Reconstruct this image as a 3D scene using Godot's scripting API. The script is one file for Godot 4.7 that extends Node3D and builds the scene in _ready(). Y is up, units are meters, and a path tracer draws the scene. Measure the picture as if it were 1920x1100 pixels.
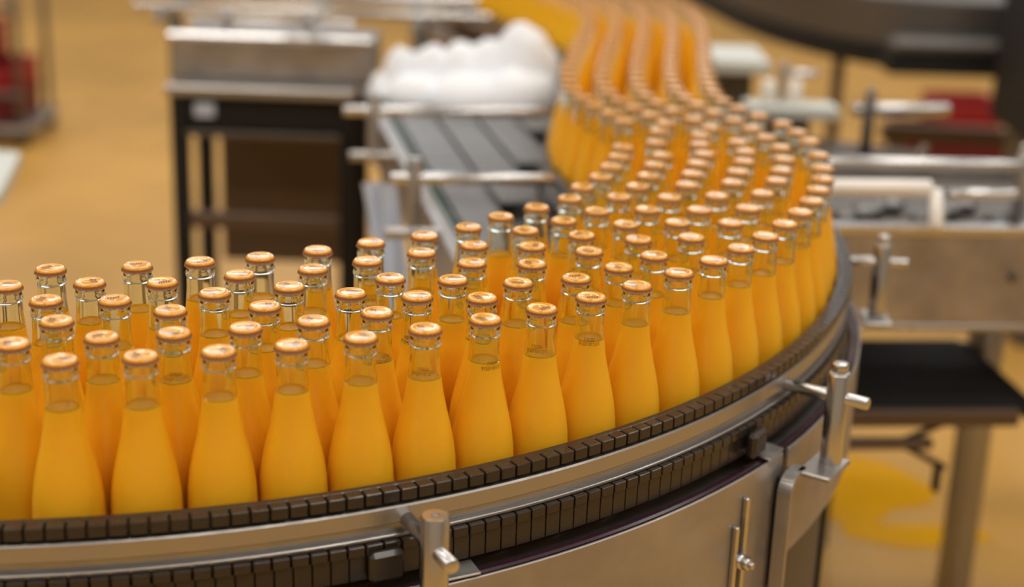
extends Node3D
# A bottling hall: a bend conveyor packed with orange juice bottles. Metres, y up.
# The bend's rails and frame are arcs round CX, CZ; BELT is the height the bottles stand at.

const CX = -0.5744
const CZ = -2.1754
const BELT = 0.95
const RAIL = 1.05

var M := {}
var rng := RandomNumberGenerator.new()
var used := {}

func _ready():
	rng.seed = 7
	view_and_light()
	materials()
	hall()
	lamps()
	bend_conveyor()
	outer_rail()
	inner_rail()
	brackets()
	transfer_table()
	stream_conveyor()
	side_conveyor()
	sorting_table()
	far_things()
	bottles()

func view_and_light():
	var cam := Camera3D.new()
	cam.name = "camera"
	var at := CameraAttributesPhysical.new()
	at.frustum_focal_length = 61.8       # 24 mm high frame: 21.97 degrees
	at.frustum_focus_distance = 1.475
	at.exposure_aperture = 2.6
	at.frustum_near = 0.05
	at.frustum_far = 100.0
	cam.attributes = at
	cam.fov = 21.97
	cam.position = Vector3(0, 1.6408, 0)
	cam.rotation = Vector3(-0.3149, 0, 0.0350)
	cam.current = true
	add_child(cam)
	var env := Environment.new()
	env.background_mode = Environment.BG_COLOR
	env.background_color = Color(0.93, 0.96, 1.0)
	env.background_energy_multiplier = 2.2
	env.tonemap_mode = Environment.TONE_MAPPER_LINEAR
	env.tonemap_exposure = 1.63
	env.sdfgi_enabled = true
	env.ssao_enabled = true
	env.ssil_enabled = true
	var we := WorldEnvironment.new()
	we.name = "surroundings"
	we.environment = env
	add_child(we)

# ---------------------------------------------------------------- mesh helpers
class MB:
	var v := PackedVector3Array()
	var n := PackedVector3Array()
	var u := PackedVector2Array()
	func tri(a: Vector3, b: Vector3, c: Vector3, na: Vector3, nb: Vector3, nc: Vector3, ua := Vector2(), ub := Vector2(), uc := Vector2()):
		var g := (b - a).cross(c - a)
		if g.length_squared() < 1e-18:
			return
		if g.dot(na + nb + nc) > 0.0:     # clockwise fronts
			v.append_array([a, c, b]); n.append_array([na, nc, nb]); u.append_array([ua, uc, ub])
		else:
			v.append_array([a, b, c]); n.append_array([na, nb, nc]); u.append_array([ua, ub, uc])
	func quad(a: Vector3, b: Vector3, c: Vector3, d: Vector3, na: Vector3, nb: Vector3, nc: Vector3, nd: Vector3, ua := Vector2(), ub := Vector2(), uc := Vector2(), ud := Vector2()):
		tri(a, b, c, na, nb, nc, ua, ub, uc)
		tri(a, c, d, na, nc, nd, ua, uc, ud)
	func flat(p: Array, nn: Vector3):
		for i in range(1, p.size() - 1):
			tri(p[0], p[i], p[i + 1], nn, nn, nn)
	# a box with chamfered edges
	func box(size: Vector3, at := Vector3(), bev := 0.001, basis := Basis()):
		var h := size / 2.0
		bev = minf(bev, minf(h.x, minf(h.y, h.z)) * 0.9)
		var p := {}
		for sx in [-1, 1]:
			for sy in [-1, 1]:
				for sz in [-1, 1]:
					for k in 3:
						var q := Vector3(sx * (h.x - bev), sy * (h.y - bev), sz * (h.z - bev))
						q[k] = [sx, sy, sz][k] * h[k]
						p[[sx, sy, sz, k]] = at + basis * q
		for k in 3:
			var i := (k + 1) % 3
			var j := (k + 2) % 3
			for s in [-1, 1]:
				var c := []
				for w in [[-1, -1], [1, -1], [1, 1], [-1, 1]]:
					var key := [0, 0, 0, k]
					key[k] = s; key[i] = w[0]; key[j] = w[1]
					c.append(p[key])
				var nn := Vector3()
				nn[k] = s
				flat(c, basis * nn)
				for s2 in [-1, 1]:
					var e := []
					for w in [[k, -1], [k, 1], [i, 1], [i, -1]]:
						var key := [0, 0, 0, w[0]]
						key[k] = s; key[i] = s2; key[j] = w[1]
						e.append(p[key])
					var ne := Vector3()
					ne[k] = s; ne[i] = s2
					flat(e, basis * ne.normalized())
		for sx in [-1, 1]:
			for sy in [-1, 1]:
				for sz in [-1, 1]:
					flat([p[[sx, sy, sz, 0]], p[[sx, sy, sz, 1]], p[[sx, sy, sz, 2]]], basis * Vector3(sx, sy, sz).normalized())
	# a profile of (radius, height) turned round the y axis; outside is to the left when the profile runs downwards on the outside
	func lathe(prof: Array, segs: int, xf := Transform3D(), uvs: Array = [], wave := 0, amp: Array = []):
		var m := prof.size()
		var en := []
		for i in m - 1:
			var d: Vector2 = prof[i + 1] - prof[i]
			en.append(Vector2(-d.y, d.x).normalized())
		for i in m - 1:
			var n0: Vector2 = en[i]
			var n1: Vector2 = en[i]
			if i > 0 and en[i - 1].dot(en[i]) > 0.7: n0 = (en[i - 1] + en[i]).normalized()
			if i < m - 2 and en[i + 1].dot(en[i]) > 0.7: n1 = (en[i + 1] + en[i]).normalized()
			var a: Vector2 = prof[i]
			var b: Vector2 = prof[i + 1]
			for s in segs:
				var t0 := TAU * s / segs
				var t1 := TAU * (s + 1) / segs
				var ra0 := a.x; var ra1 := a.x; var rb0 := b.x; var rb1 := b.x
				var k0 := 0.0; var k1 := 0.0
				if wave > 0:
					ra0 += amp[i] * cos(wave * t0); ra1 += amp[i] * cos(wave * t1)
					rb0 += amp[i + 1] * cos(wave * t0); rb1 += amp[i + 1] * cos(wave * t1)
					var ma: float = (amp[i] + amp[i + 1]) * 0.5
					k0 = wave * ma * sin(wave * t0) / maxf(a.x, 0.001); k1 = wave * ma * sin(wave * t1) / maxf(a.x, 0.001)
				var e0 := Vector3(sin(t0), 0, cos(t0)); var e1 := Vector3(sin(t1), 0, cos(t1))
				var g0 := Vector3(cos(t0), 0, -sin(t0)); var g1 := Vector3(cos(t1), 0, -sin(t1))
				var up := Vector3.UP
				var na0 := (e0 * n0.x + up * n0.y + g0 * k0 * absf(n0.x)).normalized(); var na1 := (e1 * n0.x + up * n0.y + g1 * k1 * absf(n0.x)).normalized()
				var nb0 := (e0 * n1.x + up * n1.y + g0 * k0 * absf(n1.x)).normalized(); var nb1 := (e1 * n1.x + up * n1.y + g1 * k1 * absf(n1.x)).normalized()
				var q := xf.basis
				var ua0 := Vector2(); var ua1 := Vector2(); var ub0 := Vector2(); var ub1 := Vector2()
				if uvs.size():
					ua0 = Vector2(0.5, 0.5) + Vector2(e0.x, e0.z) * uvs[i]; ua1 = Vector2(0.5, 0.5) + Vector2(e1.x, e1.z) * uvs[i]
					ub0 = Vector2(0.5, 0.5) + Vector2(e0.x, e0.z) * uvs[i + 1]; ub1 = Vector2(0.5, 0.5) + Vector2(e1.x, e1.z) * uvs[i + 1]
				quad(xf * (e0 * ra0 + up * a.y), xf * (e1 * ra1 + up * a.y), xf * (e1 * rb1 + up * b.y), xf * (e0 * rb0 + up * b.y), q * na0, q * na1, q * nb1, q * nb0, ua0, ua1, ub1, ub0)
	# a round bar with chamfered ends
	func bar(a: Vector3, b: Vector3, r: float, segs := 20, bev := 0.0012, r2 := -1.0):
		if r2 < 0.0: r2 = r
		var l := a.distance_to(b)
		var y := (b - a).normalized()
		var x := y.cross(Vector3.RIGHT if absf(y.x) < 0.9 else Vector3.BACK).normalized()
		lathe([Vector2(0, l), Vector2(r2 - bev, l), Vector2(r2, l - bev), Vector2(r, bev), Vector2(r - bev, 0), Vector2(0, 0)], segs, Transform3D(Basis(x, y, x.cross(y)), a))
	# a closed profile of (sideways, height) carried along a level path; sideways is to the right of the way the path runs
	func sweep(path: Array, prof: Array, caps := true):
		var m := path.size()
		var side := []
		for i in m:
			var t: Vector3 = path[mini(i + 1, m - 1)] - path[maxi(i - 1, 0)]
			side.append(Vector3(-t.z, 0, t.x).normalized())
		var k := prof.size()
		var area := 0.0
		for j in k:
			area += prof[j].cross(prof[(j + 1) % k])
		for i in m - 1:
			for j in k:
				var a: Vector2 = prof[j]
				var b: Vector2 = prof[(j + 1) % k]
				var d := b - a
				var e := (Vector2(d.y, -d.x) * signf(area)).normalized()
				var n0: Vector3 = side[i] * e.x + Vector3.UP * e.y
				var n1: Vector3 = side[i + 1] * e.x + Vector3.UP * e.y
				quad(path[i] + side[i] * a.x + Vector3.UP * a.y, path[i + 1] + side[i + 1] * a.x + Vector3.UP * a.y, path[i + 1] + side[i + 1] * b.x + Vector3.UP * b.y, path[i] + side[i] * b.x + Vector3.UP * b.y, n0, n1, n1, n0)
		if caps:
			for w in [[0, path[0] - path[1]], [m - 1, path[m - 1] - path[m - 2]]]:
				var p := []
				for q in prof: p.append(path[w[0]] + side[w[0]] * q.x + Vector3.UP * q.y)
				flat(p, w[1].normalized())
	# a lump: a ball pushed in and out by noise
	func lump(c: Vector3, r: Vector3, noise: FastNoiseLite, rough := 0.25, rings := 14, segs := 22, low := -9.0):
		var p := []
		for i in rings + 1:
			for s in segs + 1:
				var d := Vector3(sin(PI * i / rings) * sin(TAU * s / segs), cos(PI * i / rings), sin(PI * i / rings) * cos(TAU * s / segs))
				var q := c + d * r * (1.0 + rough * noise.get_noise_3dv(c * 10.0 + d * 1.6))
				q.y = maxf(q.y, low)
				p.append(q)
		for i in rings:
			for s in segs:
				var q := [p[i * (segs + 1) + s], p[i * (segs + 1) + s + 1], p[(i + 1) * (segs + 1) + s + 1], p[(i + 1) * (segs + 1) + s]]
				var nn := []
				for w in q: nn.append(((w - c) / r / r).normalized())
				quad(q[0], q[1], q[2], q[3], nn[0], nn[1], nn[2], nn[3])
	func done() -> ArrayMesh:
		var a := []
		a.resize(Mesh.ARRAY_MAX)
		a[Mesh.ARRAY_VERTEX] = v
		a[Mesh.ARRAY_NORMAL] = n
		a[Mesh.ARRAY_TEX_UV] = u
		var m := ArrayMesh.new()
		m.add_surface_from_arrays(Mesh.PRIMITIVE_TRIANGLES, a)
		return m

func numbered(called: String) -> String:
	if not used.has(called):
		used[called] = 0
		return called
	used[called] += 1
	return "%s_%03d" % [called, used[called]]

func tag(o: Node3D, label: String, category: String, group := ""):
	o.set_meta("label", label)
	o.set_meta("category", category)
	if group != "": o.set_meta("group", group)
	return o

func thing(called: String, label: String, category: String, at := Vector3(), turn := 0.0, group := "") -> Node3D:
	var o := Node3D.new()
	o.name = numbered(called)
	add_child(o, true)
	o.position = at
	o.rotation.y = turn
	tag(o, label, category, group)
	return o

func part(parent: Node, called: String, mesh: Mesh, mat: String, xf := Transform3D()) -> MeshInstance3D:
	var o := MeshInstance3D.new()
	o.mesh = mesh
	o.material_override = M[mat]
	o.transform = xf
	if parent == self:
		o.name = numbered(called)
	else:
		var k := 0
		for c in parent.get_children():
			if c.get_meta("plain", "") == called: k += 1
		o.name = called if k == 0 else "%s_%03d" % [called, k]
	o.set_meta("plain", called)
	parent.add_child(o, true)
	return o

func structure(called: String, mesh: Mesh, mat: String) -> MeshInstance3D:
	var o := part(self, called, mesh, mat)
	o.set_meta("kind", "structure")
	return o

func boxed(size: Vector3, at := Vector3(), bev := 0.001, basis := Basis()) -> ArrayMesh:
	var b := MB.new()
	b.box(size, at, bev, basis)
	return b.done()

func barred(a: Vector3, b: Vector3, r: float, segs := 20, bev := 0.0012) -> ArrayMesh:
	var m := MB.new()
	m.bar(a, b, r, segs, bev)
	return m.done()

func swept(path: Array, prof: Array) -> ArrayMesh:
	var m := MB.new()
	m.sweep(path, prof)
	return m.done()

func rect(r0: float, r1: float, y0: float, y1: float, bev := 0.0012) -> Array:
	return [Vector2(r0 + bev, y0), Vector2(r1 - bev, y0), Vector2(r1, y0 + bev), Vector2(r1, y1 - bev), Vector2(r1 - bev, y1), Vector2(r0 + bev, y1), Vector2(r0, y1 - bev), Vector2(r0, y0 + bev)]

# level arc round the bend's centre at radius r, from angle a to b in degrees, 0 towards the camera
func arc(r: float, a: float, b: float, step := 1.0) -> Array:
	var out := []
	var k := int(ceil(absf(b - a) / step))
	for i in k + 1:
		var t := deg_to_rad(lerpf(a, b, float(i) / k))
		out.append(Vector3(CX + r * sin(t), 0, CZ + r * cos(t)))
	return out

func curve(pts: Array, step := 0.03) -> Array:
	var c := Curve3D.new()
	for i in pts.size():
		var t: Vector2 = (pts[mini(i + 1, pts.size() - 1)] - pts[maxi(i - 1, 0)]) / 6.0
		c.add_point(Vector3(pts[i].x, 0, pts[i].y), Vector3(-t.x, 0, -t.y), Vector3(t.x, 0, t.y))
	c.bake_interval = step
	return Array(c.get_baked_points())

func offset(path: Array, d: float) -> Array:
	var out := []
	for i in path.size():
		var t: Vector3 = path[mini(i + 1, path.size() - 1)] - path[maxi(i - 1, 0)]
		out.append(path[i] + Vector3(-t.z, 0, t.x).normalized() * d)
	return out

# ---------------------------------------------------------------- materials
func noise_tex(seed_: int, freq: float, lo: float, hi: float, octaves := 4, size := 512) -> NoiseTexture2D:
	var f := FastNoiseLite.new()
	f.seed = seed_
	f.frequency = freq
	f.fractal_octaves = octaves
	var t := NoiseTexture2D.new()
	t.width = size; t.height = size
	t.seamless = true
	t.noise = f
	var g := Gradient.new()
	g.set_color(0, Color(lo, lo, lo)); g.set_color(1, Color(hi, hi, hi))
	t.color_ramp = g
	return t

func mat(called: String, c: Color, rough: float, metal := 0.0) -> StandardMaterial3D:
	var m := StandardMaterial3D.new()
	m.resource_name = called
	m.albedo_color = c
	m.roughness = rough
	m.metallic = metal
	M[called] = m
	return m

func triplanar(m: StandardMaterial3D, scale: float):
	m.uv1_triplanar = true
	m.uv1_world_triplanar = true
	m.uv1_scale = Vector3.ONE * scale

func materials():
	var fine := noise_tex(3, 0.02, 0.55, 1.0)
	var blotch := noise_tex(11, 0.006, 0.78, 1.0)
	var m := mat("steel", Color(0.68, 0.67, 0.66), 0.45, 0.8)
	m.roughness_texture = fine; triplanar(m, 3.0)
	m = mat("panel_steel", Color(0.74, 0.72, 0.71), 0.5, 0.7)
	m.albedo_texture = blotch; m.roughness_texture = fine; triplanar(m, 2.2)
	mat("bright_steel", Color(0.80, 0.80, 0.80), 0.27, 1.0)
	m = mat("dull_steel", Color(0.46, 0.45, 0.44), 0.55, 1.0)
	m = mat("black_plastic", Color(0.20, 0.17, 0.15), 0.32)
	m.roughness_texture = fine; triplanar(m, 6.0)
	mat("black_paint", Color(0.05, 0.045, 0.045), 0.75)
	mat("purple_strip", Color(0.20, 0.10, 0.15), 0.25)
	m = mat("slat_steel", Color(0.52, 0.52, 0.52), 0.42, 1.0)
	m = mat("pale_plastic", Color(0.80, 0.82, 0.80), 0.4)
	mat("white_plastic", Color(0.96, 0.95, 0.93), 0.45)
	mat("green_edge", Color(0.12, 0.32, 0.24), 0.3)
	mat("foam", Color(0.93, 0.95, 0.98), 0.8)
	mat("red_plastic", Color(0.58, 0.05, 0.09), 0.55)
	mat("dark_red", Color(0.40, 0.05, 0.09), 0.5)
	mat("blue_grey", Color(0.76, 0.81, 0.89), 0.5)
	mat("rubber_and_shade", Color(0.07, 0.065, 0.06), 0.7)  # wheel rubber, and the shade black of guard rim and flange
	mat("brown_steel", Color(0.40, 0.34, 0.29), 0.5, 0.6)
	mat("puddle", Color(0.92, 0.68, 0.07), 0.12)
	m = mat("floor_epoxy", Color(0.82, 0.63, 0.30), 0.5)
	m.albedo_texture = noise_tex(21, 0.004, 0.86, 1.0, 3); m.roughness_texture = fine; triplanar(m, 0.35)
	mat("wall_paint", Color(0.72, 0.70, 0.66), 0.8)
	mat("ceiling_paint", Color(0.62, 0.60, 0.57), 0.8)
	m = mat("lamp_glow", Color(0.9, 0.9, 0.9), 0.5)
	m.emission_enabled = true; m.emission = Color(1, 0.97, 0.92); m.emission_energy_multiplier = 2.0
	m = mat("pane", Color(0.95, 0.98, 1.0, 0.06), 0.0)
	m.transparency = BaseMaterial3D.TRANSPARENCY_ALPHA
	m = mat("thin_glass", Color(0.96, 0.98, 0.96, 0.03), 0.0)
	m.transparency = BaseMaterial3D.TRANSPARENCY_ALPHA
	mat("lamp_body", Color(0.8, 0.8, 0.8), 0.5)
	m = mat("glass", Color(1, 1, 1, 0.0), 0.0)
	m.refraction_enabled = true; m.refraction_scale = 0.05; m.transparency = BaseMaterial3D.TRANSPARENCY_ALPHA
	m.albedo_color = Color(0.97, 0.99, 0.97, 0.0)
	m = mat("juice", Color(0.96, 0.722, 0.14), 0.35)
	m.clearcoat_enabled = true; m.clearcoat = 0.4; m.clearcoat_roughness = 0.05; m.metallic_specular = 0.3
	m.subsurf_scatter_enabled = true; m.subsurf_scatter_strength = 0.5
	m = mat("far_juice", Color(0.96, 0.735, 0.14), 0.35)
	m.metallic_specular = 0.3
	m = mat("juice_surface", Color(1.0, 0.68, 0.02), 0.3)
	m.subsurf_scatter_enabled = true; m.subsurf_scatter_strength = 0.5
	m.metallic_specular = 0.2
	mat("ink", Color(0.22, 0.14, 0.04), 0.6)
	m = mat("crown_cap", Color(1, 1, 1), 0.28)
	m.albedo_texture = cap_art(); m.metallic = 0.0
	m.clearcoat_enabled = true; m.clearcoat = 0.8; m.clearcoat_roughness = 0.05

# the print on a crown cap: gold ground, cream swirl and ring, a few dark strokes, bare metal flutes round it
func cap_art() -> ImageTexture:
	var s := 384
	var im := Image.create_empty(s, s, false, Image.FORMAT_RGB8)
	var gold := Color(0.90, 0.61, 0.04)
	var cream := Color(0.97, 0.86, 0.62)
	var dark := Color(0.25, 0.13, 0.04)
	for y in s:
		for x in s:
			var p := Vector2(x + 0.5 - s / 2.0, y + 0.5 - s / 2.0) / (s / 2.0)
			var r := p.length()
			var a := atan2(p.y, p.x)
			var c := gold
			if r > 0.59 and r < 0.635 and (a > -2.6 and a < 1.5): c = cream
			var q := p - Vector2(0.05, 0.10)
			if q.length() < 0.44 and (q - Vector2(0.07, -0.10)).length() > 0.40: c = cream
			var k := p - Vector2(-0.02, 0.16)
			if k.length() < 0.14 and absf(k.x + k.y * 0.5) < 0.05: c = cream
			for w in 5:
				var o := p - Vector2(-0.25 + 0.125 * w, -0.18 - 0.02 * absf(w - 2.0))
				if absf(o.y) < 0.12 and absf(o.x + o.y * 0.35) < 0.034: c = dark
				if absf(absf(o.y) - 0.12) < 0.02 and absf(o.x + o.y * 0.35) < 0.055: c = dark
			if r > 0.80:
				c = Color(0.56, 0.33, 0.20).lerp(Color(0.70, 0.58, 0.50), clampf((r - 0.82) / 0.12, 0, 1))
			elif r > 0.76:
				c = gold.lerp(Color(0.56, 0.33, 0.20), (r - 0.76) / 0.04)
			im.set_pixel(x, y, c)
	return ImageTexture.create_from_image(im)

# ---------------------------------------------------------------- the hall
func hall():
	structure("floor", boxed(Vector3(26, 0.2, 23.6), Vector3(0, -0.1, -3.5), 0.0), "floor_epoxy")
	structure("ceiling", boxed(Vector3(26, 0.2, 23.6), Vector3(0, 7.1, -3.5), 0.0), "ceiling_paint")
	var wb := MB.new()
	wb.box(Vector3(26, 3.4, 0.2), Vector3(0, 1.7, -15.1), 0.0)
	wb.box(Vector3(26, 0.3, 0.2), Vector3(0, 6.85, -15.1), 0.0)
	wb.box(Vector3(26, 0.8, 0.2), Vector3(0, 3.8, -15.1), 0.0)
	wb.box(Vector3(26, 0.5, 0.2), Vector3(0, 6.45, -15.1), 0.0)
	var lefts := [-7.4, -3.5, 1.3, 4.9]  # unseen windows, added and spaced for white reflections on the cap tops
	var rights := [-5.0, -0.3, 3.3, 7.3]
	for i in 5:
		var a: float = -13.0 if i == 0 else rights[i - 1]
		var e: float = 13.0 if i == 4 else lefts[i]
		wb.box(Vector3(e - a, 2.0, 0.2), Vector3((a + e) / 2.0, 5.2, -15.1), 0.0)
	structure("wall_back", wb.done(), "wall_paint")
	for i in 4:
		var x0: float = lefts[i]
		var x1: float = rights[i]
		var cx := (x0 + x1) / 2.0
		var o := structure("added_window_%d" % (i + 1), boxed(Vector3(x1 - x0, 2.0, 0.012), Vector3(cx, 5.2, -15.12), 0.0), "pane")
		var f := MB.new()
		for s in [x0 + 0.03, cx, x1 - 0.03]: f.box(Vector3(0.06, 2.0, 0.06), Vector3(s, 5.2, -15.06), 0.005)
		for y in [4.23, 5.2, 6.17]: f.box(Vector3(x1 - x0, 0.06, 0.06), Vector3(cx, y, -15.06), 0.005)
		part(o, "window_frame", f.done(), "lamp_body")
	structure("wall_front", boxed(Vector3(26, 7.0, 0.2), Vector3(0, 3.5, 8.1), 0.0), "wall_paint")
	structure("wall_left", boxed(Vector3(0.2, 7.0, 23.6), Vector3(-13.1, 3.5, -3.5), 0.0), "wall_paint")
	structure("wall_right", boxed(Vector3(0.2, 7.0, 23.6), Vector3(13.1, 3.5, -3.5), 0.0), "wall_paint")
	# spilt juice on the floor, two lobes
	var b := MB.new()
	for w in [[Vector3(0.88, 0.0, -3.55), Vector2(0.19, 0.21)], [Vector3(0.98, 0.0, -3.28), Vector2(0.18, 0.06)]]:
		var ring := []
		for i in 40:
			var t := TAU * i / 40
			var k := 1.0 + 0.12 * sin(3.0 * t + w[0].x * 9.0) + 0.07 * sin(5.0 * t)
			ring.append(w[0] + Vector3(cos(t) * w[1].x * k, 0.0015, sin(t) * w[1].y * k))
		for i in 40:
			b.tri(w[0] + Vector3(0, 0.003, 0), ring[i], ring[(i + 1) % 40], Vector3.UP, Vector3.UP, Vector3.UP)
	tag(part(self, "juice_puddle", b.done(), "puddle"), "bright yellow puddle of spilt juice on the floor right of the bend conveyor", "puddle")

func lamps():
	var body := boxed(Vector3(3.2, 0.09, 0.5), Vector3(0, 0.05, 0), 0.01)
	var face := boxed(Vector3(3.1, 0.012, 0.42), Vector3(0, 0.0, 0), 0.003)
	for z in [-11.0, -6.5, -2.8, 0.4, 3.6]:
		for x in [-7.5, -2.5, 2.5, 7.5]:
			var o := thing("ceiling_lamp", "long white strip lamp hung under the hall ceiling", "lamp", Vector3(x, 6.6, z), 0.0, "strip lamps under the ceiling")
			part(o, "housing", body, "lamp_body")
			part(o, "diffuser", face, "lamp_glow")
			for s in [-1.2, 1.2]:
				part(o, "hanger", barred(Vector3(s, 0.09, 0), Vector3(s, 0.4, 0), 0.008, 8), "dull_steel")
			var l := AreaLight3D.new()
			l.name = "light"
			l.area_size = Vector2(3.0, 0.4)
			l.light_energy = 4.2
			l.light_color = Color(1.0, 0.98, 0.95)
			l.shadow_enabled = true
			l.rotation.x = -PI / 2
			l.position.y = -0.012
			o.add_child(l)

# ---------------------------------------------------------------- the bend
func bend_conveyor():
	var o := thing("bend_conveyor", "curved stainless conveyor frame under the bottles at the front", "conveyor")
	part(o, "side_panel", swept(arc(1.0735, -12, 55.3), rect(-0.0, 0.0035, 0.70, 0.956, 0.001)), "panel_steel")
	part(o, "side_panel", swept(arc(1.0735, 56.0, 128), rect(-0.0, 0.0035, 0.815, 0.956, 0.001)), "panel_steel")
	part(o, "lower_guard", swept(arc(1.048, 50, 73), rect(-0.0, 0.004, 0.62, 0.83, 0.001)), "dull_steel")
	part(o, "guard_shade_rim", swept(arc(1.048, 73, 74.2), rect(-0.003, 0.010, 0.60, 0.83, 0.002)), "rubber_and_shade")  # added black strip, stands in for the shaded rim of the guard
	part(o, "inner_panel", swept(arc(0.70, -12, 84), rect(-0.0035, 0.0, 0.79, 0.956, 0.001)), "panel_steel")
	part(o, "wear_strip", swept(arc(1.066, -12, 110), rect(-0.004, 0.0055, 0.940, 0.9575, 0.002)), "purple_strip")
	part(o, "belt", swept(arc(0.883, -12, 112), rect(-0.176, 0.176, 0.925, BELT - 0.0005, 0.002)), "dull_steel")
	for a in [5, 45, 82]:
		var t := deg_to_rad(a)
		var e := Vector3(sin(t), 0, cos(t))
		var c := Vector3(CX, 0, CZ)
		part(o, "cross_beam", boxed(Vector3(0.05, 0.05, 0.372), c + e * 0.886 + Vector3(0, 0.815, 0), 0.004, Basis(Vector3.UP, t)), "steel")
		part(o, "leg", barred(c + e * 0.885 + Vector3(0, 0.0, 0), c + e * 0.885 + Vector3(0, 0.80, 0), 0.03, 20), "steel")
	# slotted plate with its bolt
	var q := Basis(Vector3.UP, deg_to_rad(50.3))
	var x := Transform3D(q, Vector3(CX, 0, CZ))
	for s in [-1, 1]:
		part(o, "slot_bar", boxed(Vector3(0.006, 0.125 if s > 0 else 0.115, 0.007), Vector3(s * 0.0085, 0.858 + s * 0.012, 1.0805), 0.0015), "bright_steel", x)
	var b := MB.new()
	b.bar(Vector3(0.002, 0.858, 1.077), Vector3(0.002, 0.858, 1.087), 0.0085, 18, 0.001)
	b.bar(Vector3(0.002, 0.858, 1.087), Vector3(0.002, 0.858, 1.095), 0.0075, 6, 0.001)
	b.bar(Vector3(0.002, 0.858, 1.095), Vector3(0.002, 0.858, 1.100), 0.004, 12, 0.0006)
	part(o, "bolt", b.done(), "bright_steel", x)
func outer_rail():
	var o := thing("guide_rail", "black segmented guide rail with a steel band along the outer edge of the bend", "guide rail", Vector3(CX, 0, CZ))
	var here := Transform3D(Basis(), Vector3(-CX, 0, -CZ))
	part(o, "top_strip", swept(arc(1.0370, -12, 100), rect(0.0, 0.0075, 1.0325, RAIL, 0.0008)), "black_plastic", here)
	part(o, "steel_band", swept(arc(1.0370, -12, 112), [Vector2(0.0078, 1.0335), Vector2(0.0078, 1.0015), Vector2(0.0160, 1.0015), Vector2(0.0168, 1.0022), Vector2(0.0168, 1.0044), Vector2(0.0160, 1.0052), Vector2(0.0100, 1.0052), Vector2(0.0100, 1.0160), Vector2(0.0158, 1.0160), Vector2(0.0168, 1.0170), Vector2(0.0168, 1.0312), Vector2(0.0155, 1.0330), Vector2(0.0140, 1.0335)]), "steel", here)
	part(o, "lower_strip", swept(arc(1.0370, -12, 112), rect(0.0, 0.0125, 0.966, 1.002, 0.001)), "black_plastic", here)
	var block := boxed(Vector3(0.0150, 0.0115, 0.0130), Vector3(0, 1.0442, 1.0500), 0.0008)
	var tab := boxed(Vector3(0.0152, 0.0100, 0.010), Vector3(0, 0.9962, 1.0548), 0.0007)
	var seg := boxed(Vector3(0.0159, 0.0250, 0.0085), Vector3(0, 0.9783, 1.0520), 0.0004)
	var pitch := 0.93
	for i in 122:
		var a := -11.5 + pitch * i
		part(o, "block", block, "black_plastic", Transform3D(Basis(Vector3.UP, deg_to_rad(a)), Vector3()))
		part(o, "tab", tab, "black_plastic", Transform3D(Basis(Vector3.UP, deg_to_rad(a)), Vector3()))
		part(o, "segment", seg, "black_plastic", Transform3D(Basis(Vector3.UP, deg_to_rad(a - 0.36 * pitch + 0.465)), Vector3()))

func spine() -> Array:
	return [Vector2(0.275, -2.33), Vector2(0.235, -2.43), Vector2(0.214, -2.52), Vector2(0.209, -2.62), Vector2(0.2135, -2.75), Vector2(0.229, -2.93), Vector2(0.258, -3.2), Vector2(0.277, -3.4), Vector2(0.283, -3.6), Vector2(0.268, -3.78), Vector2(0.200, -3.99), Vector2(0.128, -4.21), Vector2(0.048, -4.45), Vector2(-0.05, -4.69), Vector2(-0.20, -4.98)]

func inner_path() -> Array:
	var p := arc(0.694, -10, 82)
	p.append_array(curve([Vector2(0.118, -2.20), Vector2(0.103, -2.30), Vector2(0.088, -2.40), Vector2(0.068, -2.5), Vector2(0.060, -2.62), Vector2(0.064, -2.75), Vector2(0.080, -2.93), Vector2(0.108, -3.2), Vector2(0.128, -3.4), Vector2(0.134, -3.6), Vector2(0.119, -3.76), Vector2(0.054, -3.945), Vector2(-0.016, -4.165), Vector2(-0.096, -4.405), Vector2(-0.192, -4.635), Vector2(-0.34, -4.93)], 0.04))
	return p

func inner_rail():
	var o := thing("inner_guide_rail", "dark inner guide rail winding along the left side of the bottles", "guide rail")
	var p := inner_path()
	part(o, "top_strip", swept(p, rect(-0.012, 0.006, 1.028, RAIL, 0.002)), "black_plastic")
	part(o, "steel_band", swept(p, rect(-0.008, 0.003, 1.004, 1.028, 0.001)), "steel")
	part(o, "lower_strip", swept(p, rect(-0.012, 0.006, 0.966, 1.004, 0.002)), "black_plastic")

func hex_bolt(b: MB, at: Vector3, r: float, h: float):
	b.bar(at, at + Vector3(0, 0.0015, 0), r * 1.12, 20, 0.0004)
	b.bar(at + Vector3(0, 0.0015, 0), at + Vector3(0, h, 0), r, 6, 0.0012)

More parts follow.
